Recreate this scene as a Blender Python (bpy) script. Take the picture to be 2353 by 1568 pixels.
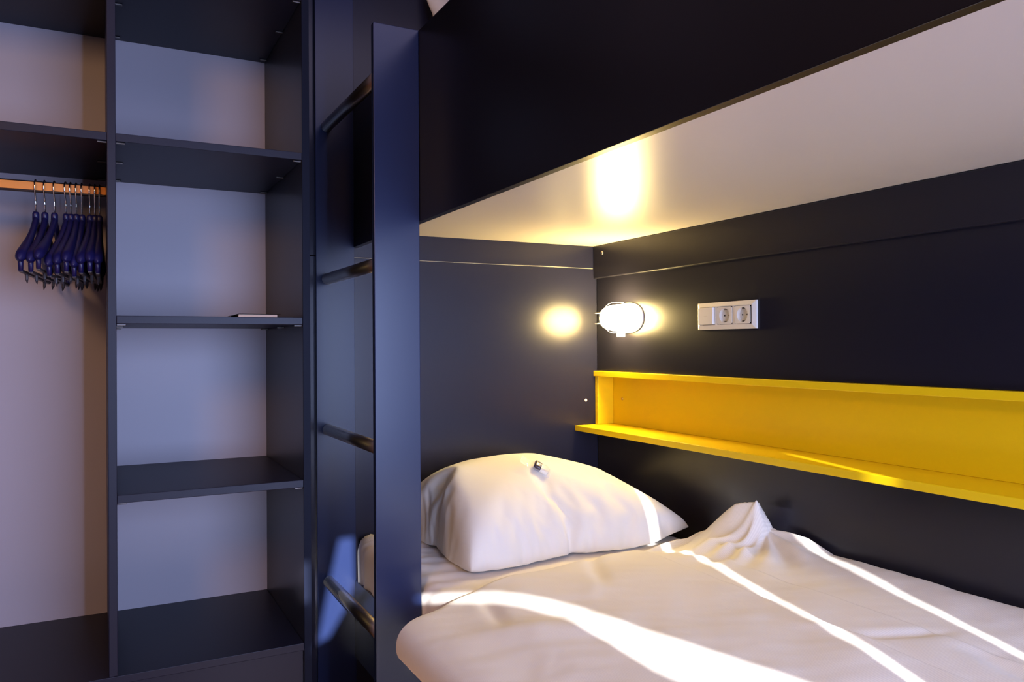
import bpy, bmesh, math, random
import numpy as np
from mathutils import Vector, Matrix, noise
random.seed(4)
C = bpy.context.scene.collection
S = bpy.context.scene
for o in list(bpy.data.objects): bpy.data.objects.remove(o)

# ---------------------------------------------------------------- camera
cam = bpy.data.cameras.new('camera'); cam.lens = 27.741; cam.sensor_width = 36; cam.sensor_fit = 'HORIZONTAL'
cam.clip_start = 0.02
co = bpy.data.objects.new('camera', cam); C.objects.link(co)
yaw, pit, rol = math.radians(27.5761), math.radians(0.2317), math.radians(-0.3488)
fw = Vector((math.sin(yaw)*math.cos(pit), math.cos(yaw)*math.cos(pit), math.sin(pit)))
r0 = Vector((math.cos(yaw), -math.sin(yaw), 0)); u0 = r0.cross(fw)
rr = r0*math.cos(rol)+u0*math.sin(rol); uu = -r0*math.sin(rol)+u0*math.cos(rol)
co.matrix_world = Matrix(((rr.x, uu.x, -fw.x, 0), (rr.y, uu.y, -fw.y, 0), (rr.z, uu.z, -fw.z, 1.2), (0, 0, 0, 1)))
S.camera = co

# ---------------------------------------------------------------- world, sun, daylight, room lamp, exposure
w = bpy.data.worlds.new('world'); S.world = w; w.use_nodes = True
w.node_tree.nodes['Background'].inputs[0].default_value = (0.45, 0.62, 1.0, 1)
w.node_tree.nodes['Background'].inputs[1].default_value = 1.2
S.view_settings.view_transform = 'Standard'; S.view_settings.look = 'None'
S.view_settings.exposure = 0.0; S.view_settings.gamma = 1.0; S.view_settings.use_curve_mapping = False

SUN = Vector((0.257, 1.0, -0.325*math.hypot(.257, 1))).normalized()
sl = bpy.data.lights.new('sun', 'SUN'); sl.energy = 24; sl.angle = 0.0080; sl.color = (1.0, 0.97, 0.96)
so = bpy.data.objects.new('sun', sl); C.objects.link(so)
so.rotation_euler = SUN.to_track_quat('-Z', 'Y').to_euler(); so.location = (0, -4, 3)

def area(name, loc, direction, sx, sy, power, col, spread=180):
    l = bpy.data.lights.new(name, 'AREA'); l.shape = 'RECTANGLE'; l.size = sx; l.size_y = sy
    l.energy = power; l.color = col; l.spread = math.radians(spread)
    o = bpy.data.objects.new(name, l); C.objects.link(o); o.location = loc
    o.rotation_euler = Vector(direction).to_track_quat('-Z', 'Y').to_euler()
    return o
# daylight glowing through the curtained window behind the camera
area('window_daylight', (1.07, -1.44, 1.19), (0, 1, 0), 1.34, 1.52, 98, (0.46, 0.58, 1.0))
area('curtain_gap_daylight', (.405, -1.42, 1.19), (0, 1, 0), .05, 1.52, 20, (0.46, 0.58, 1.0))
# warm lamp of the entrance side of the room
area('room_lamp', (-1.3, -0.7, 2.30), (0.45, 1, -0.35), 0.5, 0.5, 31, (1.0, 0.56, 0.26))

# ---------------------------------------------------------------- materials
def mat(name, col, rough=0.5, metal=0.0, spec=0.5, **kw):
    m = bpy.data.materials.new(name); m.use_nodes = True
    nt = m.node_tree; b = nt.nodes['Principled BSDF']
    b.inputs['Base Color'].default_value = (*col, 1); b.inputs['Roughness'].default_value = rough
    b.inputs['Metallic'].default_value = metal; b.inputs['Specular IOR Level'].default_value = spec
    for k, v in kw.items(): b.inputs[k].default_value = v
    return m
def bump(m, scale, strength, dist=0.001, stretch=(1, 1, 1), rough_var=0.0, col_var=0.0):
    nt = m.node_tree; b = nt.nodes['Principled BSDF']
    tc = nt.nodes.new('ShaderNodeTexCoord'); mp = nt.nodes.new('ShaderNodeMapping'); mp.inputs['Scale'].default_value = stretch
    n = nt.nodes.new('ShaderNodeTexNoise'); n.inputs['Scale'].default_value = scale; n.inputs['Detail'].default_value = 4
    bp = nt.nodes.new('ShaderNodeBump'); bp.inputs['Strength'].default_value = strength; bp.inputs['Distance'].default_value = dist
    nt.links.new(tc.outputs['Object'], mp.inputs['Vector']); nt.links.new(mp.outputs[0], n.inputs['Vector'])
    nt.links.new(n.outputs['Fac'], bp.inputs['Height']); nt.links.new(bp.outputs[0], b.inputs['Normal'])
    if rough_var:
        n2 = nt.nodes.new('ShaderNodeTexNoise'); n2.inputs['Scale'].default_value = 3.0; n2.inputs['Detail'].default_value = 3
        nt.links.new(tc.outputs['Object'], n2.inputs['Vector'])
        mr = nt.nodes.new('ShaderNodeMapRange'); r = b.inputs['Roughness'].default_value
        mr.inputs['To Min'].default_value = r-rough_var; mr.inputs['To Max'].default_value = r+rough_var
        nt.links.new(n2.outputs['Fac'], mr.inputs['Value']); nt.links.new(mr.outputs[0], b.inputs['Roughness'])
    return m
NAVY = mat('navy_laminate', (0.0095, 0.0170, 0.060), 0.27, spec=0.40)
NAVY2 = mat('black_laminate', (0.0115, 0.0110, 0.0200), 0.30, spec=0.38)
WARD = mat('wardrobe_laminate', (0.0060, 0.0062, 0.018), 0.42, spec=0.26)
HEADB = mat('headboard_laminate', (0.0130, 0.0135, 0.030), 0.27, spec=0.36)
PANEL = mat('black_brown_laminate', (0.0060, 0.0055, 0.0085), 0.33, spec=0.4)
CREAM = bump(mat('cream_laminate', (0.72, 0.66, 0.58), 0.30, spec=0.5), 700, 0.12, 0.0005)
BACK = bump(mat('pale_back_laminate', (0.35, 0.315, 0.35), 0.45, spec=0.5), 600, 0.10, 0.0005)
YEL = bump(mat('yellow_laminate', (0.84, 0.59, 0.0045), 0.36, spec=0.4), 700, 0.08, 0.0004)
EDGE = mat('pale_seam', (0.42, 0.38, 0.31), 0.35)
STEEL = bump(mat('brushed_steel', (0.55, 0.50, 0.46), 0.30, 1.0), 300, 0.15, 0.0004, (1, 0.05, 1))
CHROME = mat('chrome', (0.8, 0.8, 0.8), 0.12, 1.0)
PIN = mat('pin_metal', (0.10, 0.09, 0.085), 0.4, 1.0)
ORANGE = mat('orange_rail_face', (0.80, 0.27, 0.025), 0.45)
RAILB = mat('rail_dark', (0.02, 0.012, 0.010), 0.35)
HANG = mat('navy_plastic', (0.008, 0.007, 0.062), 0.38, spec=0.5)
HBAR = mat('grey_plastic', (0.06, 0.05, 0.055), 0.45)
WPLAST = mat('white_plastic', (0.80, 0.76, 0.70), 0.28)
WPLAST2 = mat('beige_plastic', (0.62, 0.55, 0.47), 0.35)  # plain beige tone of the dash on the switch
DARK = mat('dark_hole', (0.02, 0.015, 0.01), 0.6)
WALLP = bump(mat('wall_paint', (0.20, 0.15, 0.14), 0.8), 60, 0.2)
CEIL = bump(mat('ceiling_paint', (0.62, 0.56, 0.60), 0.85), 60, 0.2)
FLOORM = bump(mat('wood_floor', (0.30, 0.12, 0.045), 0.5), 12, 0.3, stretch=(1, 12, 1))
CURT = bump(mat('curtain_cloth', (0.20, 0.20, 0.25), 0.9), 200, 0.3)
PAPER = mat('page_paper', (0.75, 0.62, 0.52), 0.8)
COVER = mat('book_cover', (0.02, 0.018, 0.03), 0.4)
BROWN = mat('smoked_wrapper_band', (0.05, 0.035, 0.05), 0.25)
CANDY = mat('candy_body', (0.80, 0.72, 0.55), 0.4)

def cloth_mat(name, col, stripes=False):
    m = mat(name, col, 0.85, spec=0.25); b = m.node_tree.nodes['Principled BSDF']; nt = m.node_tree
    b.inputs['Sheen Weight'].default_value = 0.15
    tc = nt.nodes.new('ShaderNodeTexCoord')
    n = nt.nodes.new('ShaderNodeTexNoise'); n.inputs['Scale'].default_value = 14; n.inputs['Detail'].default_value = 5; n.inputs['Roughness'].default_value = 0.6
    nt.links.new(tc.outputs['Object'], n.inputs['Vector'])
    bp = nt.nodes.new('ShaderNodeBump'); bp.inputs['Strength'].default_value = 0.35; bp.inputs['Distance'].default_value = 0.004
    nt.links.new(n.outputs['Fac'], bp.inputs['Height'])
    last = bp
    if stripes:
        wv = nt.nodes.new('ShaderNodeTexWave'); wv.inputs['Scale'].default_value = 85; wv.bands_direction = 'Y'
        wv.inputs['Distortion'].default_value = 0.6; wv.inputs['Detail'].default_value = 0
        nt.links.new(tc.outputs['Object'], wv.inputs['Vector'])
        mx = nt.nodes.new('ShaderNodeMix'); mx.data_type = 'RGBA'
        mx.inputs[6].default_value = (*[c*0.91 for c in col], 1); mx.inputs[7].default_value = (*col, 1)
        nt.links.new(wv.outputs['Fac'], mx.inputs[0]); nt.links.new(mx.outputs[2], b.inputs['Base Color'])
        b2 = nt.nodes.new('ShaderNodeBump'); b2.inputs['Strength'].default_value = 0.05; b2.inputs['Distance'].default_value = 0.0006
        nt.links.new(wv.outputs['Fac'], b2.inputs['Height']); nt.links.new(bp.outputs[0], b2.inputs['Normal']); last = b2
    nt.links.new(last.outputs[0], b.inputs['Normal'])
    return m
SHEET = cloth_mat('white_sheet', (0.86, 0.83, 0.80))
PILLOWM = cloth_mat('white_pillowcase', (0.79, 0.77, 0.71))
DUVETM = cloth_mat('white_duvet_cover', (0.86, 0.83, 0.77), True)

LAMPG = bpy.data.materials.new('lit_glass'); LAMPG.use_nodes = True
_b = LAMPG.node_tree.nodes['Principled BSDF']; _b.inputs['Base Color'].default_value = (0.9, 0.88, 0.8, 1)
_b.inputs['Emission Color'].default_value = (1.0, 0.73, 0.28, 1); _b.inputs['Emission Strength'].default_value = 145
GLASS = mat('window_glass', (1, 1, 1), 0.0, **{'Transmission Weight': 1.0})
WRAP = mat('clear_wrapper', (0.95, 0.93, 0.90), 0.12, **{'Alpha': 0.25})

# ---------------------------------------------------------------- helpers
def link(name, me, m, parent=None, smooth=False):
    o = bpy.data.objects.new(name, me); C.objects.link(o)
    if m: me.materials.append(m)
    if smooth:
        for p in me.polygons: p.use_smooth = True
    if parent: o.parent = parent
    return o
def from_bm(name, bm, m, parent=None, smooth=False):
    me = bpy.data.meshes.new(name); bmesh.ops.recalc_face_normals(bm, faces=bm.faces); bm.to_mesh(me); bm.free()
    return link(name, me, m, parent, smooth)
def bbox(bm, a, b, bev=0.0, seg=2):
    vs = [bm.verts.new((x, y, z)) for x in (a[0], b[0]) for y in (a[1], b[1]) for z in (a[2], b[2])]
    fs = [bm.faces.new([vs[i] for i in f]) for f in ((0,1,3,2),(4,6,7,5),(0,4,5,1),(2,3,7,6),(0,2,6,4),(1,5,7,3))]
    if bev > 0:
        es = list({e for f in fs for e in f.edges})
        bmesh.ops.bevel(bm, geom=es, offset=bev, segments=seg, affect='EDGES', profile=0.5)
def box(name, a, b, m, parent=None, bev=0.0012):
    a2 = [min(p, q) for p, q in zip(a, b)]; b2 = [max(p, q) for p, q in zip(a, b)]
    bm = bmesh.new(); bbox(bm, a2, b2, bev)
    return from_bm(name, bm, m, parent)
def tube(bm, pts, rad, seg=12, cap=True):
    pts = [Vector(p) for p in pts]; rads = rad if isinstance(rad, (list, tuple)) else [rad]*len(pts)
    rings = []; ref = None
    for i, p in enumerate(pts):
        t = (pts[min(i+1, len(pts)-1)]-pts[max(i-1, 0)]).normalized()
        if ref is None: ref = Vector((0, 0, 1)) if abs(t.z) < .9 else Vector((1, 0, 0))
        n = (ref-t*ref.dot(t)).normalized(); ref = n; bn = t.cross(n)
        rings.append([bm.verts.new(p+(n*math.cos(a)+bn*math.sin(a))*rads[i]) for a in [2*math.pi*k/seg for k in range(seg)]])
    for r1, r2 in zip(rings, rings[1:]):
        for k in range(seg): bm.faces.new((r1[k], r1[(k+1) % seg], r2[(k+1) % seg], r2[k]))
    if cap: bm.faces.new(rings[0][::-1]); bm.faces.new(rings[-1])
def empty(name, loc, label, cat, group=None):
    o = bpy.data.objects.new(name, None); C.objects.link(o); o.location = loc; o.empty_display_size = 0.05
    o['label'] = label; o['category'] = cat
    if group: o['group'] = group
    return o
def own(t, *obs):           # parts modelled in world space, parented under an Empty standing at the thing's base
    for o in obs:
        o.parent = t; o.matrix_parent_inverse = Matrix.Translation(-Vector(t.location))
def struct(o): o['kind'] = 'structure'; return o
class Part:                 # collects parts for one thing
    def __init__(s, t): s.t = t
    def box(s, name, a, b, m, bev=0.0012, label=None):
        o = box(name, a, b, m, None, bev); own(s.t, o)
        if label: o['label'] = label
        return o
    def bm(s, name, bm, m, smooth=False, label=None):
        o = from_bm(name, bm, m, None, smooth); own(s.t, o)
        if label: o['label'] = label
        return o
def sub(parent_part, o):    # sub-part in world space
    o.parent = parent_part; o.matrix_parent_inverse = Matrix.Translation(-Vector(parent_part.parent.location)) if False else Matrix()
    o.matrix_parent_inverse = Matrix()
    return o

def grid_mesh(name, P, m, parent=None, closed=False):
    n0, n1 = P.shape[:2]
    idx = np.arange(n0*n1).reshape(n0, n1)
    F = np.stack([idx[:-1, :-1], idx[1:, :-1], idx[1:, 1:], idx[:-1, 1:]], -1).reshape(-1, 4)
    me = bpy.data.meshes.new(name); me.from_pydata(P.reshape(-1, 3).tolist(), [], F.tolist()); me.update()
    return link(name, me, m, parent, True)
def nz(x, y, z, s): return noise.noise(Vector((x*s, y*s, z*s)))
def sstep(a, b, x):
    t = np.clip((x-a)/(b-a), 0, 1); return t*t*(3-2*t)

# ---------------------------------------------------------------- room shell
XL, XR, YB, YF, ZT = -2.2, 1.76, 2.54, -1.6, 2.75
struct(box('floor', (XL-.1, YF-.1, -.1), (XR+.1, YB+.1, 0), FLOORM, bev=0))
struct(box('ceiling', (XL-.1, YF-.1, ZT), (XR+.1, YB+.1, ZT+.1), CEIL, bev=0))
struct(box('wall_back', (XL-.1, YB, 0), (XR+.1, YB+.1, ZT), WALLP, bev=0))
struct(box('wall_left', (XL-.1, YF-.1, 0), (XL, YB, ZT), WALLP, bev=0))
struct(box('wall_right', (XR, YF-.1, 0), (XR+.1, YB, ZT), WALLP, bev=0))
bm = bmesh.new()            # window wall: opening X -0.65..1.74, z 0.40..2.02
for a, b in (((XL, YF-.1, 0), (-.65, YF, ZT)), ((1.74, YF-.1, 0), (XR, YF, ZT)), ((-.65, YF-.1, 0), (1.74, YF, .40)), ((-.65, YF-.1, 2.02), (1.74, YF, ZT))):
    bbox(bm, a, b)
struct(from_bm('wall_front', bm, WALLP))
bm = bmesh.new()
for a, b in (((-.65, YF-.09, .40), (-.60, YF-.03, 2.02)), ((1.69, YF-.09, .40), (1.74, YF-.03, 2.02)), ((-.60, YF-.09, .40), (1.69, YF-.03, .44)), ((-.60, YF-.09, 1.985), (1.69, YF-.03, 2.02))):
    bbox(bm, a, b)
win = struct(from_bm('window_1', bm, WPLAST))

# curtain hung inside the window, with the gaps the sun comes through
YC = -1.5
def curtain_piece(bm, x0, x1, zs0, zs1):   # trapezoid column between two x
    t = 0.003
    v = []
    for y in (YC, YC-t):
        v.append([bm.verts.new((x0, y, zs0[0])), bm.verts.new((x1, y, zs1[0])), bm.verts.new((x1, y, zs1[1])), bm.verts.new((x0, y, zs0[1]))])
    bm.faces.new(v[0]); bm.faces.new(v[1][::-1])
    for k in range(4): bm.faces.new((v[0][k], v[1][k], v[1][(k+1) % 4], v[0][(k+1) % 4]))
Z0, Z1 = 0.25, 2.30
D_up = [(-.30, 1.735), (-.16, 1.698), (.012, 1.676), (.10, 1.648), (.17, 1.615), (.246, 1.562), (.343, 1.500), (.45, 1.432), (.53, 1.385)]
D_lo = [(-.30, 1.72), (-.16, 1.687), (.0, 1.660), (.05, 1.645), (.118, 1.607), (.16, 1.56), (.198, 1.50), (.30, 1.43), (.42, 1.36), (.53, 1.32)]
E_up = [(-.47, 1.79), (-.46, 1.83), (-.434, 1.83), (-.430, 1.60), (-.418, 1.62), (-.38, 1.80), (-.352, 1.92), (-.305, 1.92), (-.301, 1.77)]
E_lo = [(-.47, 1.78), (-.46, 1.73), (-.434, 1.73), (-.430, 1.60), (-.414, 1.605), (-.385, 1.615), (-.33, 1.70), (-.301, 1.77), (-.300, 1.77)]
bm = bmesh.new()
def ip(tab, x): return float(np.interp(x, [p[0] for p in tab], [p[1] for p in tab]))
def columns(xa, xb, lo, up, n):
    xs = np.linspace(xa, xb, n+1)
    for p, q in zip(xs, xs[1:]):
        curtain_piece(bm, p, q, (Z0, ip(lo, p)), (Z0, ip(lo, q)))
        curtain_piece(bm, p, q, (ip(up, p), Z1), (ip(up, q), Z1))
curtain_piece(bm, -.85, -.60, (Z0, Z1), (Z0, Z1))
Z0 = 1.05
curtain_piece(bm, -.60, -.47, (Z0, Z1), (Z0, Z1))
columns(-.47, -.30, E_lo, E_up, 68)
curtain_piece(bm, -.30, -.165, (Z0, Z1), (Z0, Z1))
columns(-.165, .30, D_lo, D_up, 36)
Z0 = .25
columns(.30, .53, D_lo, D_up, 17)
curtain_piece(bm, .53, .594, (Z0, Z1), (Z0, Z1))
left = from_bm('curtain', bm, CURT)
left['label'] = 'grey cloth curtain on the left half of the window behind the bed foot'; left['category'] = 'curtain'
bm = bmesh.new(); curtain_piece(bm, .612, .868, (Z0, Z1), (Z0, Z1))
curtain_piece(bm, .594, .612, (1.955, Z1), (1.955, Z1)); curtain_piece(bm, .594, .612, (Z0, 1.38), (Z0, 1.38))
mid = from_bm('curtain', bm, CURT); mid['label'] = 'narrow grey cloth curtain in the middle of the window'; mid['category'] = 'curtain'
bm = bmesh.new(); curtain_piece(bm, .879, 1.74, (Z0, Z1), (Z0, Z1))
curtain_piece(bm, .868, .879, (1.955, Z1), (1.955, Z1)); curtain_piece(bm, .868, .879, (Z0, 1.40), (Z0, 1.40))
rt = from_bm('curtain', bm, CURT); rt['label'] = 'grey cloth curtain on the right end of the window by the bed wall'; rt['category'] = 'curtain'
bm = bmesh.new(); tube(bm, [(-1.0, YC, 2.315), (1.759, YC, 2.315)], 0.013)
cr = from_bm('curtain_rod', bm, STEEL, smooth=True); cr['label'] = 'steel rod carrying the curtains over the window'; cr['category'] = 'curtain rod'

# unseen glowing panel added under the ceiling, purple fill for the upper posts
FILL_GLOW = bpy.data.materials.new('added_fill_glow'); FILL_GLOW.use_nodes = True
_b = FILL_GLOW.node_tree.nodes['Principled BSDF']; _b.inputs['Emission Color'].default_value = (0.80, 0.62, 0.86, 1); _b.inputs['Emission Strength'].default_value = 1.7
cl = empty('ceiling_fill_panel', (1.15, .6, ZT), 'long flat unseen glowing panel added above the bunk bed foot for fill light', 'lamp')
own(cl, box('fill_panel_backing', (.70, -.20, ZT-.05), (1.60, 1.35, ZT-.001), WPLAST), box('fill_panel_face', (.72, -.18, ZT-.058), (1.58, 1.33, ZT-.0505), FILL_GLOW, bev=0))

# ---------------------------------------------------------------- bunk bed
BY0 = 0.30    # foot end
bunk = empty('bunk_bed', (1.2, 1.4, 0), 'dark navy laminate bunk bed with steel ladder rungs and cream underside', 'bunk bed')
B = Part(bunk)
B.box('headboard', (.4895, 2.50, 0), (1.6695, 2.5385, 1.4825), HEADB)
B.box('upper_headboard', (.4895, 2.50, 1.4845), (1.6695, 2.5385, ZT-.002), HEADB)
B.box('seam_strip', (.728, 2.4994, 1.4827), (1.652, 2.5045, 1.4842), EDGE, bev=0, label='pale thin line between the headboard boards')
# wall side panelling with the opening for the niche
B.box('wall_panel', (1.67, BY0, .0), (1.7585, 2.50, .875), NAVY2)
B.box('wall_panel', (1.67, BY0, 1.098), (1.7585, 2.50, 1.5665), NAVY2)
B.box('upper_wall_panel', (1.67, BY0, 1.588), (1.7585, 2.50, ZT-.002), NAVY2)
B.box('wall_rail', (1.6535, BY0, 1.4455), (1.6705, 2.4995, 1.5665), NAVY2, bev=0.003)
# upper bunk
B.box('deck_panel', (.744, BY0, 1.5675), (1.7585, 2.4995, 1.5865), CREAM, bev=0, label='cream white underside board of the upper bunk')
B.box('side_panel', (.725, BY0, 1.515), (.7435, 1.914, 2.004), PANEL)
B.box('side_panel', (.725, 1.9145, 1.515), (.7435, 2.4985, 2.004), PANEL)
B.box('foot_rail', (.744, BY0, 1.60), (1.67, BY0+.02, 2.004), NAVY2)
# ladder
B.box('ladder_post', (.6045, 1.893, 0), (.7245, 1.911, 2.004), NAVY, bev=0.0015)
B.box('ladder_post', (.6030, 2.482, 0), (.7265, 2.4998, ZT-.004), NAVY, bev=0.0012)
for z in (1.893, 1.410, .933, .4535):
    bm = bmesh.new(); tube(bm, [(.6385, 1.9105, z), (.6385, 2.4825, z)], 0.0175, 24); B.bm('rung', bm, STEEL, True)
# lower bed
B.box('bed_rail', (.722, BY0, .20), (.742, 2.4985, .445), NAVY)
B.box('bed_base', (.7425, BY0, .25), (1.6695, 2.4985, .36), NAVY2)
B.box('foot_board', (.742, BY0, 0), (1.67, BY0+.02, .44), NAVY)
for y in (BY0+.03, 1.3): B.box('leg', (.745, y, 0), (.80, y+.055, .25), NAVY)
def screw(x, y, z, axis, r=.0055):
    bm = bmesh.new(); d = Vector(axis)
    tube(bm, [Vector((x, y, z)), Vector((x, y, z))+d*.0022, Vector((x, y, z))+d*.003], [r, r*.9, r*.45], 14)
    return bm
B.bm('screw', screw(1.6535, 2.439, 1.537, (-1, 0, 0), .0068), STEEL, label='round steel screw with hexagon recess')
B.bm('screw_cap', screw(1.617, 2.50, .988, (0, -1, 0)), WPLAST, label='small white screw cap')

# ---------------------------------------------------------------- yellow niche shelf
nich = empty('niche_shelf', (1.67, 1.4, .876), 'long yellow recessed wall shelf with projecting bottom board above the pillow', 'shelf')
N = Part(nich)
N.box('top_board', (1.651, BY0, 1.0775), (1.757, 2.4995, 1.0972), YEL, bev=.0015)
N.box('bottom_board', (1.568, BY0, .8765), (1.757, 2.4995, .8965), YEL, bev=.0015)
N.box('side_board', (1.6585, 2.482, .8967), (1.7295, 2.4995, 1.0773), YEL)
N.box('back_board', (1.7298, BY0, .8967), (1.757, 2.4995, 1.0773), YEL)
o = N.bm('screw', screw(1.7297, 2.425, .993, (-1, 0, 0), .006), mat('brass_screw', (.75, .50, .15), .3, 1.0)); o['label'] = 'small brass screw in the niche back'

# ---------------------------------------------------------------- wardrobe
WY0, WY1 = 2.0025, 2.500
wr = empty('open_wardrobe', (-.2, 2.25, 0), 'tall open wardrobe with dark frame, shelves, hanging rail and pale back', 'wardrobe')
W = Part(wr)
SX0, DX0, DX1, SX1 = -.95, .0155, .0335, .4525
W.box('side_panel', (SX1, WY0, 0), (SX1+.018, 2.5385, 2.70), PANEL)
W.box('added_dark_strip', (SX1, WY0-.0022, 0), (SX1+.018, WY0-.0001, 2.70), mat('matt_dark_strip', (.004, .006, .016), .5, spec=.08), .0004, 'matt black strip added to keep the panel edge dark')  # added strip: darkness put into colour so the panel edge doesn't shine
W.box('side_panel', (SX0-.018, WY0, 0), (SX0, 2.5385, 2.70), WARD)
W.box('divider', (DX0, WY0, .453), (DX1, WY1, 2.07), WARD)
W.box('divider', (DX0, WY0, 2.0885), (DX1, WY1, 2.70), WARD)
W.box('back_panel', (SX0, WY1, .45), (SX1, 2.5385, 2.70), BACK, bev=0)
W.box('base_board', (SX0, WY0, .434), (SX1, WY1, .4525), WARD)
W.box('plinth', (SX0, WY0+.012, 0), (SX1, 2.5385, .4335), WARD)
W.box('top_shelf', (SX0, WY0+.002, 2.0702), (SX1, WY1, 2.0883), WARD)
def shelf(x0, x1, z):
    return W.box('shelf', (x0, WY0, z-.0185), (x1, WY1, z), WARD)
shelf(DX1, SX1, 1.6855); shelf(DX1, SX1, 1.2705); shelf(DX1, SX1, .862); shelf(SX0, DX0, 1.6855)
def pins(z, x0, x1):
    for y in (2.014, 2.23, 2.47):
        for x, s in ((x0, 1), (x1, -1)):
            W.box('shelf_pin', (x, y-.004, z-.0045), (x+s*.020, y+.004, z-.0004), PIN, bev=.001)
pins(1.667, DX1, SX1); pins(1.252, DX1, SX1); pins(1.667, SX0, DX0); pins(2.0702, DX1, SX1); pins(.8435, DX1, SX1)
# rail
rail = W.box('clothes_rail', (SX0, 2.2425, 1.579), (DX0, 2.2575, 1.6065), RAILB, bev=.005, label='dark hanging rail with an orange front face')
o = box('rail_face', (SX0+.002, 2.2405, 1.5835), (DX0-.001, 2.2428, 1.6025), ORANGE, None, .0004); own(wr, o); o['label'] = 'orange face strip of the hanging rail'

# ---------------------------------------------------------------- hangers
def hook_mesh():
    bm = bmesh.new(); r = .0170
    pts = [(0, -.0005, -.072), (0, -.0005, -.045)]
    pts = [(0, 0, -.064), (0, 0, -.040), (0, -.005, -.026), (0, -.0155, -.010)]
    for k in range(0, 11):
        a = math.radians(-12+k*21); pts.append((0, -r*math.cos(a), r*math.sin(a)+.0))
    tube(bm, pts, .0017, 8); return bm
def body_mesh(sgn=1):
    # thick shoulder arms: sections along Y, drooping, widening towards the tips
    bm = bmesh.new(); n = 33; seg = 14; rings = []
    for i in range(n):
        t = -1+2*i/(n-1); y = .205*t; a = abs(t)
        z = -.070-.126*(math.sqrt(a*a+.0016)**.66)
        wx = .0070+.0050*sstep(.15, .85, a); wz = .0125+.0015*sstep(.2, .9, a)
        if a < .12: wx = .0070; wz = .0150
        tip = 1-max(0, (a-.86)/.14)**2.2; tip = max(tip, .02)**.5
        wx *= tip; wz *= tip
        rings.append([bm.verts.new((wx*math.cos(q)*1.0, y, z+wz*math.sin(q))) for q in [2*math.pi*k/seg for k in range(seg)]])
    for r1, r2 in zip(rings, rings[1:]):
        for k in range(seg): bm.faces.new((r1[k], r1[(k+1) % seg], r2[(k+1) % seg], r2[k]))
    bm.faces.new(rings[0][::-1]); bm.faces.new(rings[-1])
    tube(bm, [(0, 0, -.084), (0, 0, -.0655), (0, 0, -.061)], [.0078, .0078, .0055], 12)
    for s in (-1, 1): tube(bm, [(0, s*.188, -.190), (0, s*.186, -.222)], [.006, .005], 10)
    return bm
def bar_mesh():
    bm = bmesh.new()
    bbox(bm, (-.004, -.187, -.225), (.004, .187, -.2190), .001)
    for s in (-1, 1):
        tube(bm, [(0, s*.12, -.222), (0, s*.118, -.236), (0, s*.11, -.244)], [.004, .0035, .001], 8)
    return bm
hm = {}
spots = [(-.138, 5.5, 0), (-.119, 5.5, .002), (-.098, 7, -.006), (-.074, 9, .010), (-.063, 7.0, .004), (-.051, 5.0, -.002), (-.039, 4.2, .010), (-.021, 5.2, .000), (-.010, 3.0, -.004), (.000, 1.2, .000)]
hl = ['leftmost hanger on the rail, standing a little apart', 'second hanger from the left on the rail', 'third hanger from the left, tip hanging low',
      'first hanger of the middle cluster, fourth from left', 'second hanger of the middle cluster, fifth from left', 'third hanger of the middle cluster, sixth from left',
      'last hanger of the middle cluster, its tip higher', 'first hanger of the right cluster, eighth from left', 'ninth hanger from left, middle of the right cluster', 'rightmost hanger, pressed beside the wardrobe divider']
proto = None
for i, (x, rz, dz) in enumerate(spots):
    if proto is None:
        t = bpy.data.objects.new('clothes_hanger', None); C.objects.link(t)
        parts = [from_bm('hook', hook_mesh(), CHROME, t, True), from_bm('shoulder_bar', body_mesh(), HANG, t, True), from_bm('trouser_bar', bar_mesh(), HBAR, t)]
        parts[0]['label'] = 'thin chrome wire hook'; parts[2]['label'] = 'dark grey lower bar'
        proto = t
    else:
        t = proto.copy(); C.objects.link(t)
        for ch in proto.children:
            c = ch.copy(); c.parent = t; C.objects.link(c)
    t.location = (x, 2.25, 1.5925); t.rotation_euler = (math.radians(dz*260), 0, -math.radians(rz) if False else math.radians(-rz))
    t['label'] = 'navy plastic clothes hanger, '+hl[i]; t['category'] = 'hanger'; t['group'] = 'navy clothes hangers on the rail'

# ---------------------------------------------------------------- book
bk = empty('notebook', (.36, 2.13, 1.2705), 'thin dark covered book with pale pages on the middle wardrobe shelf', 'book')
K = Part(bk)
K.box('pages', (.3115, 2.095, 1.2722), (.408, 2.23, 1.2805), PAPER, bev=.0008, label='pale cream page block')
K.box('cover', (.310, 2.092, 1.2706), (.418, 2.235, 1.2721), COVER, bev=.0003)
bm = bmesh.new()
v = [bm.verts.new(p) for p in ((.288, 2.088, 1.2730), (.311, 2.090, 1.2815), (.418, 2.090, 1.2815), (.418, 2.236, 1.2815), (.311, 2.236, 1.2815), (.288, 2.238, 1.2730))]
bm.faces.new((v[0], v[1], v[4], v[5])); bm.faces.new((v[1], v[2], v[3], v[4]))
bmesh.ops.solidify(bm, geom=bm.faces[:], thickness=.0014)
K.bm('front_cover', bm, COVER)

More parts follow.
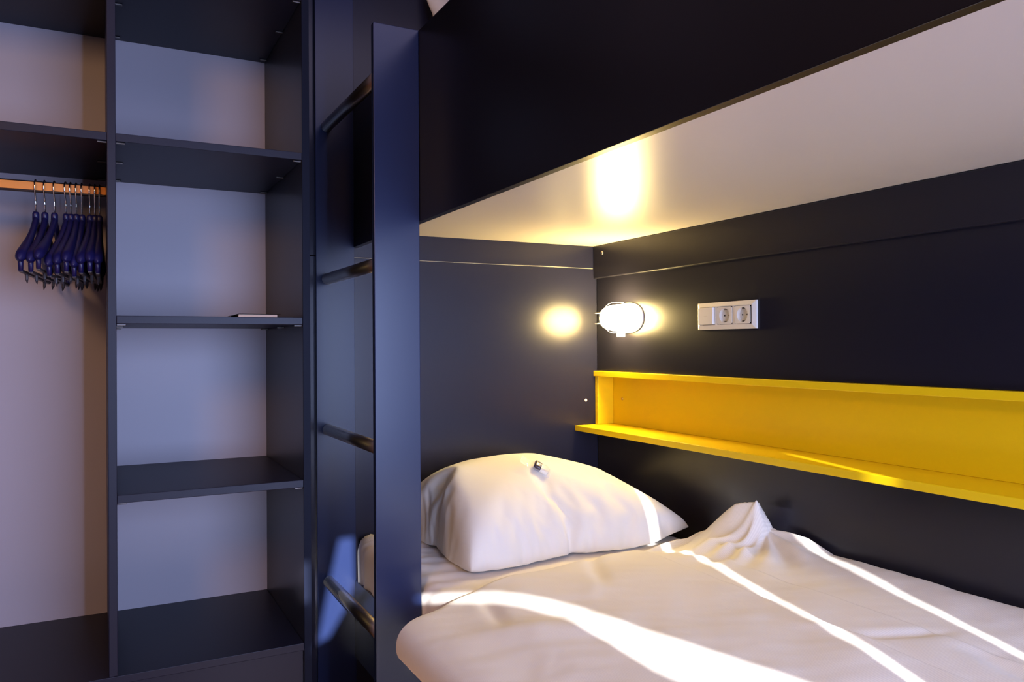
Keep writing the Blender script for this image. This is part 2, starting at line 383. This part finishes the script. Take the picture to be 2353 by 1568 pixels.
# ---------------------------------------------------------------- mattress
MZ = .588
def rbox_grid(x0, x1, y0, y1, z0, z1, r, nx, ny, nzz, disp):
    """closed rounded box with displacement"""
    bm = bmesh.new(); cache = {}
    xs = np.linspace(x0, x1, nx+1); ys = np.linspace(y0, y1, ny+1); zs = np.linspace(z0, z1, nzz+1)
    def V(i, j, k):
        if (i, j, k) in cache: return cache[(i, j, k)]
        p = Vector((xs[i], ys[j], zs[k]))
        c = Vector((min(max(p.x, x0+r), x1-r), min(max(p.y, y0+r), y1-r), min(max(p.z, z0+r), z1-r)))
        d = p-c
        n = d.normalized() if d.length > 1e-9 else Vector((0, 0, 1))
        if d.length > 1e-9: p = c+n*r
        p = p+n*disp(p)
        v = bm.verts.new(p); cache[(i, j, k)] = v; return v
    for i in range(nx):
        for j in range(ny):
            for k, s in ((0, 1), (nzz, 0)):
                f = [V(i, j, k), V(i+1, j, k), V(i+1, j+1, k), V(i, j+1, k)]; bm.faces.new(f[::-1] if s else f)
    for i in range(nx):
        for k in range(nzz):
            for j, s in ((0, 0), (ny, 1)):
                f = [V(i, j, k), V(i+1, j, k), V(i+1, j, k+1), V(i, j, k+1)]; bm.faces.new(f[::-1] if s else f)
    for j in range(ny):
        for k in range(nzz):
            for i, s in ((0, 1), (nx, 0)):
                f = [V(i, j, k), V(i, j+1, k), V(i, j+1, k+1), V(i, j, k+1)]; bm.faces.new(f[::-1] if s else f)
    return bm
def mdisp(p):
    d = 0.0015*nz(p.x, p.y, p.z, 9)
    # folds fanning from the left head corner
    dx, dy = p.x-.74, p.y-2.50
    ang = math.atan2(-dy, dx+.06); rad = math.hypot(dx, dy)
    side = max(0, 1-abs(p.x-.78)/.22)
    d += .0065*math.sin(ang*34+3*nz(p.x, p.y, 0, 6))*math.exp(-rad/.55)*side*(1 if rad > .03 else rad/.03)
    d += .0034*math.sin((p.x*.35+p.y)*85+5*nz(p.x, p.y, 1, 5))*max(0, 1-abs(p.y-2.05)/.35)*side
    return d
bm = rbox_grid(.728, 1.640, .34, 2.497, .361, MZ, .045, 130, 260, 24, mdisp)
ms = from_bm('mattress', bm, SHEET, smooth=True); ms['label'] = 'mattress in a white fitted sheet on the lower bunk'; ms['category'] = 'mattress'

# ---------------------------------------------------------------- pillow
def pillow(name, cx, cy, a, b, H, z0, par, label, n=150, group=None):
    u = np.linspace(-1, 1, n); v = np.linspace(-1, 1, n)
    U, V = np.meshgrid(u, v, indexing='ij')
    U = np.sign(U)*(1-(1-np.abs(U))**1.6); V = np.sign(V)*(1-(1-np.abs(V))**1.6)
    X = cx+a*U*(1-.05*(1-V**2)-.0*np.abs(V)); Y = cy+b*V*(1-.05*(1-U**2))
    return U, V, X, Y
PCX, PCY, PA, PB, PH, PSEAM = 1.210, 2.205, .420, .270, .229, .5990
def inflate(Wd, Hd, nx, ny, frames, pressure):
    """sewn cloth bag blown up with the cloth solver; returns vertices and faces"""
    bm = bmesh.new(); vs = {}
    for s_ in (0, 1):
        for i in range(nx+1):
            for j in range(ny+1):
                e = i in (0, nx) or j in (0, ny)
                if s_ and e: vs[s_, i, j] = vs[0, i, j]; continue
                vs[s_, i, j] = bm.verts.new((Wd*(i/nx-.5), Hd*(j/ny-.5), 0 if e else (.004 if s_ else -.004)))
    for s_ in (0, 1):
        for i in range(nx):
            for j in range(ny):
                f = [vs[s_, i, j], vs[s_, i+1, j], vs[s_, i+1, j+1], vs[s_, i, j+1]]
                bm.faces.new(f if s_ else f[::-1])
    me = bpy.data.meshes.new('bag'); bm.to_mesh(me); bm.free()
    o = bpy.data.objects.new('bag', me); C.objects.link(o)
    m = o.modifiers.new('cloth', 'CLOTH'); st = m.settings
    st.use_pressure = True; st.uniform_pressure_force = pressure; st.quality = 5
    st.mass = .15; st.tension_stiffness = 25; st.compression_stiffness = 8; st.shear_stiffness = 6; st.bending_stiffness = .05
    st.tension_damping = 8; st.air_damping = 3; st.effector_weights.gravity = 0; st.shrink_min = -.03
    m.point_cache.frame_end = frames+2
    for f in range(1, frames+1): S.frame_set(f)
    ev = o.evaluated_get(bpy.context.evaluated_depsgraph_get())
    V_ = np.array([v.co[:] for v in ev.data.vertices]); F_ = [list(p.vertices) for p in me.polygons]
    bpy.data.objects.remove(o); S.frame_set(1)
    return V_, F_
BV, BF = inflate(.84, .62, 72, 54, 46, 2.2)
def pillow_mesh(name, fn, m, levels=1):
    me = bpy.data.meshes.new(name); me.from_pydata([fn(*v) for v in BN], [], BF); me.update()
    o = link(name, me, m, None, True)
    if levels:
        md = o.modifiers.new('smooth', 'SUBSURF'); md.levels = levels; md.render_levels = levels
    return o
BN = BV/np.abs(BV).max(0)
def pfn(x, y, z):
    top = z > 0
    h = PH*(1.03-.10*sstep(.1, 1.0, x)+.20*sstep(.2, .95, -x))
    cr = 1-(.05 if x < 0 else -.012)*abs(x*y)**4
    zz = (z**.84)*h*(1-.22*sstep(.5, 1.0, x)) if top else z*.012
    X_ = PCX+PA*x*cr; Y_ = PCY+PB*y*cr-.118*(1-min(1, abs(x-.02))**2.2)*sstep(.2, 1, -y)
    if x < 0: X_ += .03*abs(x)**3
    if x < 0 and y < 0: X_ += .024*abs(x*y)**1.5; Y_ -= .062*abs(x*y)**1.5
    if top: Y_ += .075*z*(1-abs(x)**3); X_ += .01*z
    zs = PSEAM+.026*sstep(.5, 1, x)
    return (X_, min(Y_, 2.492), float(zs+zz))
pl = pillow_mesh('pillow', pfn, PILLOWM)
pl['label'] = 'plump white pillow on the lower bunk with a small wrapped sweet on it'; pl['category'] = 'pillow'
_pv = np.array([pfn(*v) for v in BN if v[2] > 0])
def pillow_z(x, y):
    d = (_pv[:, 0]-x)**2+(_pv[:, 1]-y)**2; k = np.argsort(d)[:4]; w_ = 1/(d[k]+1e-7); return float((_pv[k, 2]*w_).sum()/w_.sum())

# ---------------------------------------------------------------- duvet
nu, nv = 430, 340
uu_, vv_ = np.meshgrid(np.linspace(0, 1, nu), np.linspace(0, 1, nv), indexing='ij')
# across: s runs from the left hem, up over the side, to the wall
XA = np.array([0, .035, .07, .11, .16, .30, .55, .80, .90, .95, .985, 1.0])
def dcurve(s, tab): return np.interp(s, XA, tab)
dx = np.array([.592, .580, .573, .583, .630, .790, 1.10, 1.42, 1.545, 1.610, 1.652, 1.664])
dz = np.array([.500, .508, .535, .566, .588, .613, .625, .640, .655, .676, .680, .660])
from functools import lru_cache
def smooth_tab(tab, s):
    xs = np.linspace(0, 1, 400); y = np.interp(xs, XA, tab)
    k = np.ones(17)/17; yp = np.pad(y, 8, mode='reflect', reflect_type='odd'); y = np.convolve(yp, k, 'valid')
    return np.interp(s, xs, y)
DX = smooth_tab(dx, uu_); DZ = smooth_tab(dz, uu_)
head = np.interp(DX, [.57, .60, .65, .77, .93, 1.25, 1.40, 1.52, 1.58, 1.62, 1.664], [1.660, 1.672, 1.692, 1.738, 1.785, 1.820, 1.840, 1.865, 1.85, 1.80, 1.76])
vv2 = vv_**1.25
DY = head-(head-.36)*vv2
NN = np.vectorize(lambda x, y: nz(x, y, 0, 2.4))(DX, DY); NM = np.vectorize(lambda x, y: nz(x, y, 5, 7.0))(DX, DY)
topm = sstep(.60, .72, DX)
dzz = DZ + topm*(.016*NN+.0045*NM)
# header edge: rounded down onto the sheet
dist = head-DY
edge_h = np.clip(dist/.035, 0, 1); lowz = np.minimum(dzz, MZ+.006)
er = np.sqrt(1-(1-edge_h)**2); wb = sstep(.70, .78, DX)
dzz = wb*(lowz+(dzz-lowz)*er)+(1-wb)*(dzz-.016*(1-er)*sstep(.60, .70, DX))
# peaked corner fold beside the wall
def gb(x0, y0, sx, sy, h, rot=0.0, p=1.0):
    c, s_ = math.cos(rot), math.sin(rot); a = (DX-x0)*c+(DY-y0)*s_; b = -(DX-x0)*s_+(DY-y0)*c
    return h*np.exp(-(np.abs(a/sx)**2+np.abs(b/sy)**2)**(p/1.0*.5*1.0*2/2))
dzz -= (.045*sstep(1.30, 1.50, DX)*(1-sstep(.02, .20, dist)))*sstep(.0, .03, dist)
dzz = np.where(DX > .78, np.maximum(dzz, MZ+.006), dzz)
def tent(x0, y0, x1, y1, wl, wr_, h0, h1, tail):
    d = np.array([x1-x0, y1-y0]); L = np.hypot(*d); d = d/L
    t = (DX-x0)*d[0]+(DY-y0)*d[1]; q = -(DX-x0)*d[1]+(DY-y0)*d[0]
    hgt = np.interp(t, [-.05, 0, L*.62, L, L+tail], [0, h0, h0+(h1-h0)*.88, h1, 0])
    return hgt*np.where(q > 0, np.exp(-np.abs(q/wl)**1.3), np.exp(-np.abs(q/wr_)**1.3))
dzz += tent(1.565, 1.80, 1.600, 1.615, .045, .030, .030, .098, .030)
dzz += tent(1.63, 1.60, 1.645, 1.48, .03, .04, .030, .022, .08)
dzz += tent(1.50, 1.74, 1.50, 1.56, .025, .03, .012, .016, .10)
dzz -= gb(1.450, 1.62, .030, .07, .016, .3, 2)
# soft folds: two long seams and a few creases
def ridge(x0, y0, x1, y1, wdt, h, soft=.06):
    d = np.array([x1-x0, y1-y0]); L = np.hypot(*d); d /= L
    t = (DX-x0)*d[0]+(DY-y0)*d[1]; q = -(DX-x0)*d[1]+(DY-y0)*d[0]
    q = q+.012*NN
    m = sstep(-soft, soft, t)*(1-sstep(L-soft, L+soft, t))
    return h*np.exp(-(q/wdt)**2)*m
def stepf(x0, y0, x1, y1, wdt, h):
    d = np.array([x1-x0, y1-y0]); L = np.hypot(*d); d /= L
    t = (DX-x0)*d[0]+(DY-y0)*d[1]; q = -(DX-x0)*d[1]+(DY-y0)*d[0]+.02*NN
    return h*(1/(1+np.exp(-np.clip(q/wdt, -30, 30))))*sstep(-.02, .02, t)
dzz += ridge(1.20, 1.86, 1.08, 1.60, .022, -.010)
dzz += ridge(.80, 1.72, .76, 1.52, .020, -.012)
dzz += ridge(.66, 1.50, .95, 1.35, .05, .010)
dzz += ridge(1.30, 1.05, 1.44, .98, .016, -.008)
dzz += ridge(1.42, .90, 1.38, .70, .025, -.010)
dzz += ridge(1.25, 1.15, 1.30, 1.00, .02, .006)
dzz += stepf(1.33, 1.87, 1.27, .4, .0016, -.0070)
dzz += stepf(1.44, 1.80, 1.44, .4, .0016, -.0050)
# cloth bunched towards the peaked corner, and fine crumples
_a = np.arctan2(DY-1.60, DX-1.62); _r = np.hypot(DX-1.62, DY-1.60)
dzz += .0075*np.sin(_a*13+4*NN)*np.exp(-((_r-.13)/.10)**2)*sstep(.0, .05, dist)
NC = np.vectorize(lambda x, y: nz(x*.6+y*.8, (y*.6-x*.8)*3.2, 9, 5.5))(DX, DY)
ND = np.vectorize(lambda x, y: nz(x*.8-y*.5, (y*.8+x*.5)*2.6, 4, 11))(DX, DY)
dzz += sstep(.0, .06, dist)*(.0028*(np.clip(NC+.1, 0, 1)**1.5)+.0012*ND)
# the header edge lifts and dips a little
dzz += (1-sstep(.0, .10, dist))*.004*np.sin(DX*23+2*NN)*wb
bm_P = np.stack([DX, DY, dzz], -1)
# closed with an underside
und = bm_P.copy(); und[..., 2] = np.maximum(np.minimum(bm_P[..., 2]-.012, MZ+.004+0*DX), .0)
inner = DX > .735
und[..., 2] = np.where(inner, MZ+.0035, bm_P[..., 2]-.012); und[..., 0] = np.where(inner, DX, DX+.012)
und[..., 2] = np.minimum(und[..., 2], bm_P[..., 2]-.001)
n0, n1 = nu, nv
idx = np.arange(n0*n1).reshape(n0, n1)
F = np.stack([idx[:-1, :-1], idx[1:, :-1], idx[1:, 1:], idx[:-1, 1:]], -1).reshape(-1, 4)
ring = np.concatenate([idx[:, 0], idx[-1, 1:], idx[-2::-1, -1], idx[0, -2::-1]])
Fr = [[int(a), int(b), int(b)+n0*n1, int(a)+n0*n1] for a, b in zip(ring, ring[1:])]
P = np.concatenate([bm_P.reshape(-1, 3), und.reshape(-1, 3)])
me = bpy.data.meshes.new('duvet'); me.from_pydata(P.tolist(), [], F[:, ::-1].tolist()+(F+n0*n1).tolist()+Fr); me.update()
bm = bmesh.new(); bm.from_mesh(me); bmesh.ops.recalc_face_normals(bm, faces=bm.faces); bm.to_mesh(me); bm.free()
dv = link('duvet', me, DUVETM, None, True)
dv['label'] = 'white striped duvet spread over the lower bunk, one corner peaked at the wall'; dv['category'] = 'duvet'

# ---------------------------------------------------------------- upper bunk bedding
bm = rbox_grid(.750, 1.655, .34, 2.495, 1.588, 1.80, .04, 40, 60, 10, lambda p: .002*nz(p.x, p.y, p.z, 7))
um = from_bm('mattress', bm, SHEET, smooth=True); um['label'] = 'mattress in a white sheet up on the top bunk'; um['category'] = 'mattress'
def ufn(x, y, z):
    th = z*.085; up_ = y*.30; t_ = math.radians(20)
    return (1.325+.37*x, min(2.370+up_*math.sin(t_)+th*math.cos(t_), 2.492), 2.110+up_*math.cos(t_)-th*math.sin(t_))
up = pillow_mesh('pillow', ufn, PILLOWM, 0); up['label'] = 'pillow of the top bunk, only its corner showing above the side panel'; up['category'] = 'pillow'

# ---------------------------------------------------------------- bulkhead lamp on the wall
LY, LZ = 2.303, 1.291
lamp = empty('bulkhead_lamp', (1.67, LY, LZ), 'lit white oval bulkhead lamp with wire guard beside the sockets', 'lamp')
Lp = Part(lamp)
def oval(cy, cz, ay, az, nseg=48, p=2.3):
    out = []
    for k in range(nseg):
        q = 2*math.pi*k/nseg; c, s_ = math.cos(q), math.sin(q)
        out.append((cy+ay*math.copysign(abs(c)**(2/p), c), cz+az*math.copysign(abs(s_)**(2/p), s_)))
    return out
def loft(secs):   # list of (x, ay, az)
    bm = bmesh.new(); rings = []
    for x, ay, az in secs: rings.append([bm.verts.new((x, y, z)) for y, z in oval(LY, LZ, ay, az)])
    for r1, r2 in zip(rings, rings[1:]):
        for k in range(48): bm.faces.new((r1[k], r1[(k+1) % 48], r2[(k+1) % 48], r2[k]))
    bm.faces.new(rings[0]); bm.faces.new(rings[-1][::-1]); return bm
Lp.bm('base', loft([(1.6699, .094, .055), (1.666, .094, .055), (1.6640, .092, .053), (1.6636, .072, .042)]), WPLAST, True)
dome = [(1.6634, .066, .0400), (1.648, .074, .0465)]
for k in range(1, 11):
    a = k/10*math.pi/2; dome.append((1.640-.060*math.sin(a), 0.076*max(.02, math.cos(a))**.36, .0480*max(.02, math.cos(a))**.36))
g = Lp.bm('glass_dome', loft(dome), LAMPG, True); g['label'] = 'glowing oval glass cover'
for dz in (-.019, .019):
    bm = bmesh.new(); pts = []
    for k in range(15):
        a = math.pi*k/14; pts.append((1.652-.091*math.sin(a)**.40, LY-.091*math.cos(a), LZ+dz))
    tube(bm, pts, .0011, 8); Lp.bm('guard_wire', bm, WPLAST, True)
bm = bmesh.new(); pts = []
for k in range(15):
    a = math.pi*k/14; pts.append((1.652-.089*math.sin(a)**.40, LY, LZ-.055*math.cos(a)))
tube(bm, pts, .0011, 8); Lp.bm('guard_wire', bm, WPLAST, True)
Lp.box('clip', (1.628, LY-.012, LZ-.068), (1.650, LY+.012, LZ-.050), WPLAST, .002)

# ---------------------------------------------------------------- sockets
sk = empty('socket_plate', (1.67, 1.80, 1.28), 'white three gang plate with rocker switch and two round sockets', 'socket')
K2 = Part(sk)
y0, y1, z0, z1 = 1.676, 1.924, 1.241, 1.3235
bm = bmesh.new()
# frame: outer bevelled slab with the three inserts sunk in
def slab(bm, x_out, x_in, ya, yb, za, zb, ins):
    o_ = [bm.verts.new((x_out, y, z)) for y, z in ((ya, za), (yb, za), (yb, zb), (ya, zb))]
    i_ = [bm.verts.new((x_in, y, z)) for y, z in ((ya+ins, za+ins), (yb-ins, za+ins), (yb-ins, zb-ins), (ya+ins, zb-ins))]
    w_ = [bm.verts.new((1.6699, y, z)) for y, z in ((ya, za), (yb, za), (yb, zb), (ya, zb))]
    for k in range(4):
        bm.faces.new((o_[k], o_[(k+1) % 4], i_[(k+1) % 4], i_[k])); bm.faces.new((w_[k], w_[(k+1) % 4], o_[(k+1) % 4], o_[k]))
    bm.faces.new(i_); bm.faces.new(w_[::-1])
slab(bm, 1.6635, 1.6590, y0, y1, z0, z1, .0125)
bmesh.ops.bevel(bm, geom=list(bm.edges), offset=.0012, segments=2, affect='EDGES')
K2.bm('frame', bm, WPLAST)
mod = (y1-y0-.025)/3
def socket_insert(yc):
    zc = (z0+z1)/2; h = .0262
    bm = bmesh.new(); seg = 40; R = .0215
    # square face with round well
    sq = []; ci = []; wl = []
    for k in range(seg):
        q = 2*math.pi*(k+.5)/seg; c, s_ = math.cos(q), math.sin(q); mxx = max(abs(c), abs(s_))
        sq.append(bm.verts.new((1.6578, yc+1.22*h*c/mxx, zc+h*s_/mxx))); ci.append(bm.verts.new((1.6578, yc+R*c, zc+R*s_)))
        wl.append(bm.verts.new((1.6686, yc+R*.95*c, zc+R*.95*s_)))
    bk_ = [bm.verts.new((1.6592, v.co.y, v.co.z)) for v in sq]
    for k in range(seg):
        j = (k+1) % seg
        bm.faces.new((sq[k], sq[j], ci[j], ci[k])); bm.faces.new((ci[k], ci[j], wl[j], wl[k])); bm.faces.new((bk_[k], bk_[j], sq[j], sq[k]))
    bm.faces.new(wl)
    o = K2.bm('socket_insert', bm, WPLAST)
    for dy in (-.0095, .0095):
        bm = bmesh.new(); tube(bm, [(1.6682, yc+dy, zc), (1.6688, yc+dy, zc)], .0026, 12)
        h_ = from_bm('pin_hole', bm, DARK); h_.parent = o; h_['label'] = 'dark round pin hole'
    for s_ in (-1, 1):
        bm = bmesh.new(); bbox(bm, (1.6605, yc-.003, zc+s_*.0190-.0015), (1.6686, yc+.003, zc+s_*.0190+.0015))
        h_ = from_bm('earth_clip', bm, PIN); h_.parent = o
    return o
# the frame face must open over the wells: cut by rebuilding the frame as a ring of bars
for ch in [c for c in bunk.children if False]: pass
fr = [c for c in sk.children if c.name.startswith('frame')][0]
bm = bmesh.new(); zc = (z0+z1)/2; yc = (y0+y1)/2
def bar(ya, yb, za, zb): bbox(bm, (1.6590, ya, za), (1.6698, yb, zb))
old = fr.data
cells = [y1-.0125-mod*(i+.5) for i in range(3)]
# outline profile bars (sloping outer rim) made as a lofted ring
outer = [(y0, z0), (y1, z0), (y1, z1), (y0, z1)]
def ringv(x, ins): return [bm.verts.new((x, a+(ins if a == y0 else -ins), b+(ins if b == z0 else -ins))) for a, b in outer]
R0 = ringv(1.6699, 0); R1 = ringv(1.6640, 0); R2 = ringv(1.6590, .0120); R3 = ringv(1.6590, .0140); R4 = ringv(1.6699, .0140)
for A_, B_ in ((R0, R1), (R1, R2), (R2, R3), (R3, R4)):
    for k in range(4): bm.faces.new((A_[k], A_[(k+1) % 4], B_[(k+1) % 4], B_[k]))
for i in range(2):
    ym = (cells[i]+cells[i+1])/2; bbox(bm, (1.6590, ym-(mod/2-.0326), z0+.0138), (1.6699, ym+(mod/2-.0326), z1-.0138), .0004)
newm = bpy.data.meshes.new('frame'); bmesh.ops.recalc_face_normals(bm, faces=bm.faces); bm.to_mesh(newm); bm.free(); newm.materials.append(WPLAST); fr.data = newm
# in the photo the switch is the far-left unit (nearest the lamp)
socket_insert(cells[1]); socket_insert(cells[2])
rk = K2.box('rocker_switch', (1.6505, cells[0]-.0310, zc-.0260), (1.6640, cells[0]+.0345, zc+.0260), WPLAST, .0012)
bm = bmesh.new(); bbox(bm, (1.6502, cells[0]-.0075, zc-.0004), (1.6510, cells[0]+.0075, zc+.0004)); ln = from_bm('mark', bm, WPLAST2); ln.parent = rk; ln['label'] = 'small printed dash on the switch'

# ---------------------------------------------------------------- wrapped sweet on the pillow
sxy = (1.200, 2.130)
sz = pillow_z(*sxy)
sw = empty('wrapped_sweet', (sxy[0], sxy[1], sz), 'small sweet in a clear wrapper with a dark band on the pillow', 'sweet')
nx_ = (pillow_z(sxy[0]+.02, sxy[1])-pillow_z(sxy[0]-.02, sxy[1]))/.04; ny_ = (pillow_z(sxy[0], sxy[1]+.02)-pillow_z(sxy[0], sxy[1]-.02))/.04
nrm = Vector((-nx_, -ny_, 1)).normalized()
sw.scale = (1.75, 1.75, 1.75)
sw.rotation_mode = 'QUATERNION'
sw.rotation_quaternion = Vector((0, 0, 1)).rotation_difference(nrm) @ Matrix.Rotation(math.radians(-32), 3, 'Z').to_quaternion()
def lbox(name, a, b, m, bev): 
    bm = bmesh.new(); bbox(bm, a, b, bev, 3); return from_bm(name, bm, m, sw, True)
lbox('sweet_body', (-.006, -.0095, .001), (.018, .0095, .0105), CANDY, .0035)
lbox('label_band', (-.011, -.0102, .0008), (.004, .0102, .0113), BROWN, .0036)['label'] = 'dark band printed on the wrapper'
bm = bmesh.new(); cols = []
for i in range(17):
    t = -1+2*i/16; x = .036*t; body = max(0, 1-abs((x-.004)/.020)**4)
    row = []
    for j in range(9):
        s_ = -1+2*j/8; y = .0125*s_; z = .0012+.0115*body*max(0, 1-abs(s_)**3)+.0022*abs(t)**2+.0006*math.sin(9*s_+i)*abs(t)
        row.append(bm.verts.new((x, y, z)))
    cols.append(row)
for r1, r2 in zip(cols, cols[1:]):
    for j in range(8): bm.faces.new((r1[j], r1[j+1], r2[j+1], r2[j]))
wp = from_bm('wrapper', bm, WRAP, sw, True); wp['label'] = 'clear crinkled wrapper film'
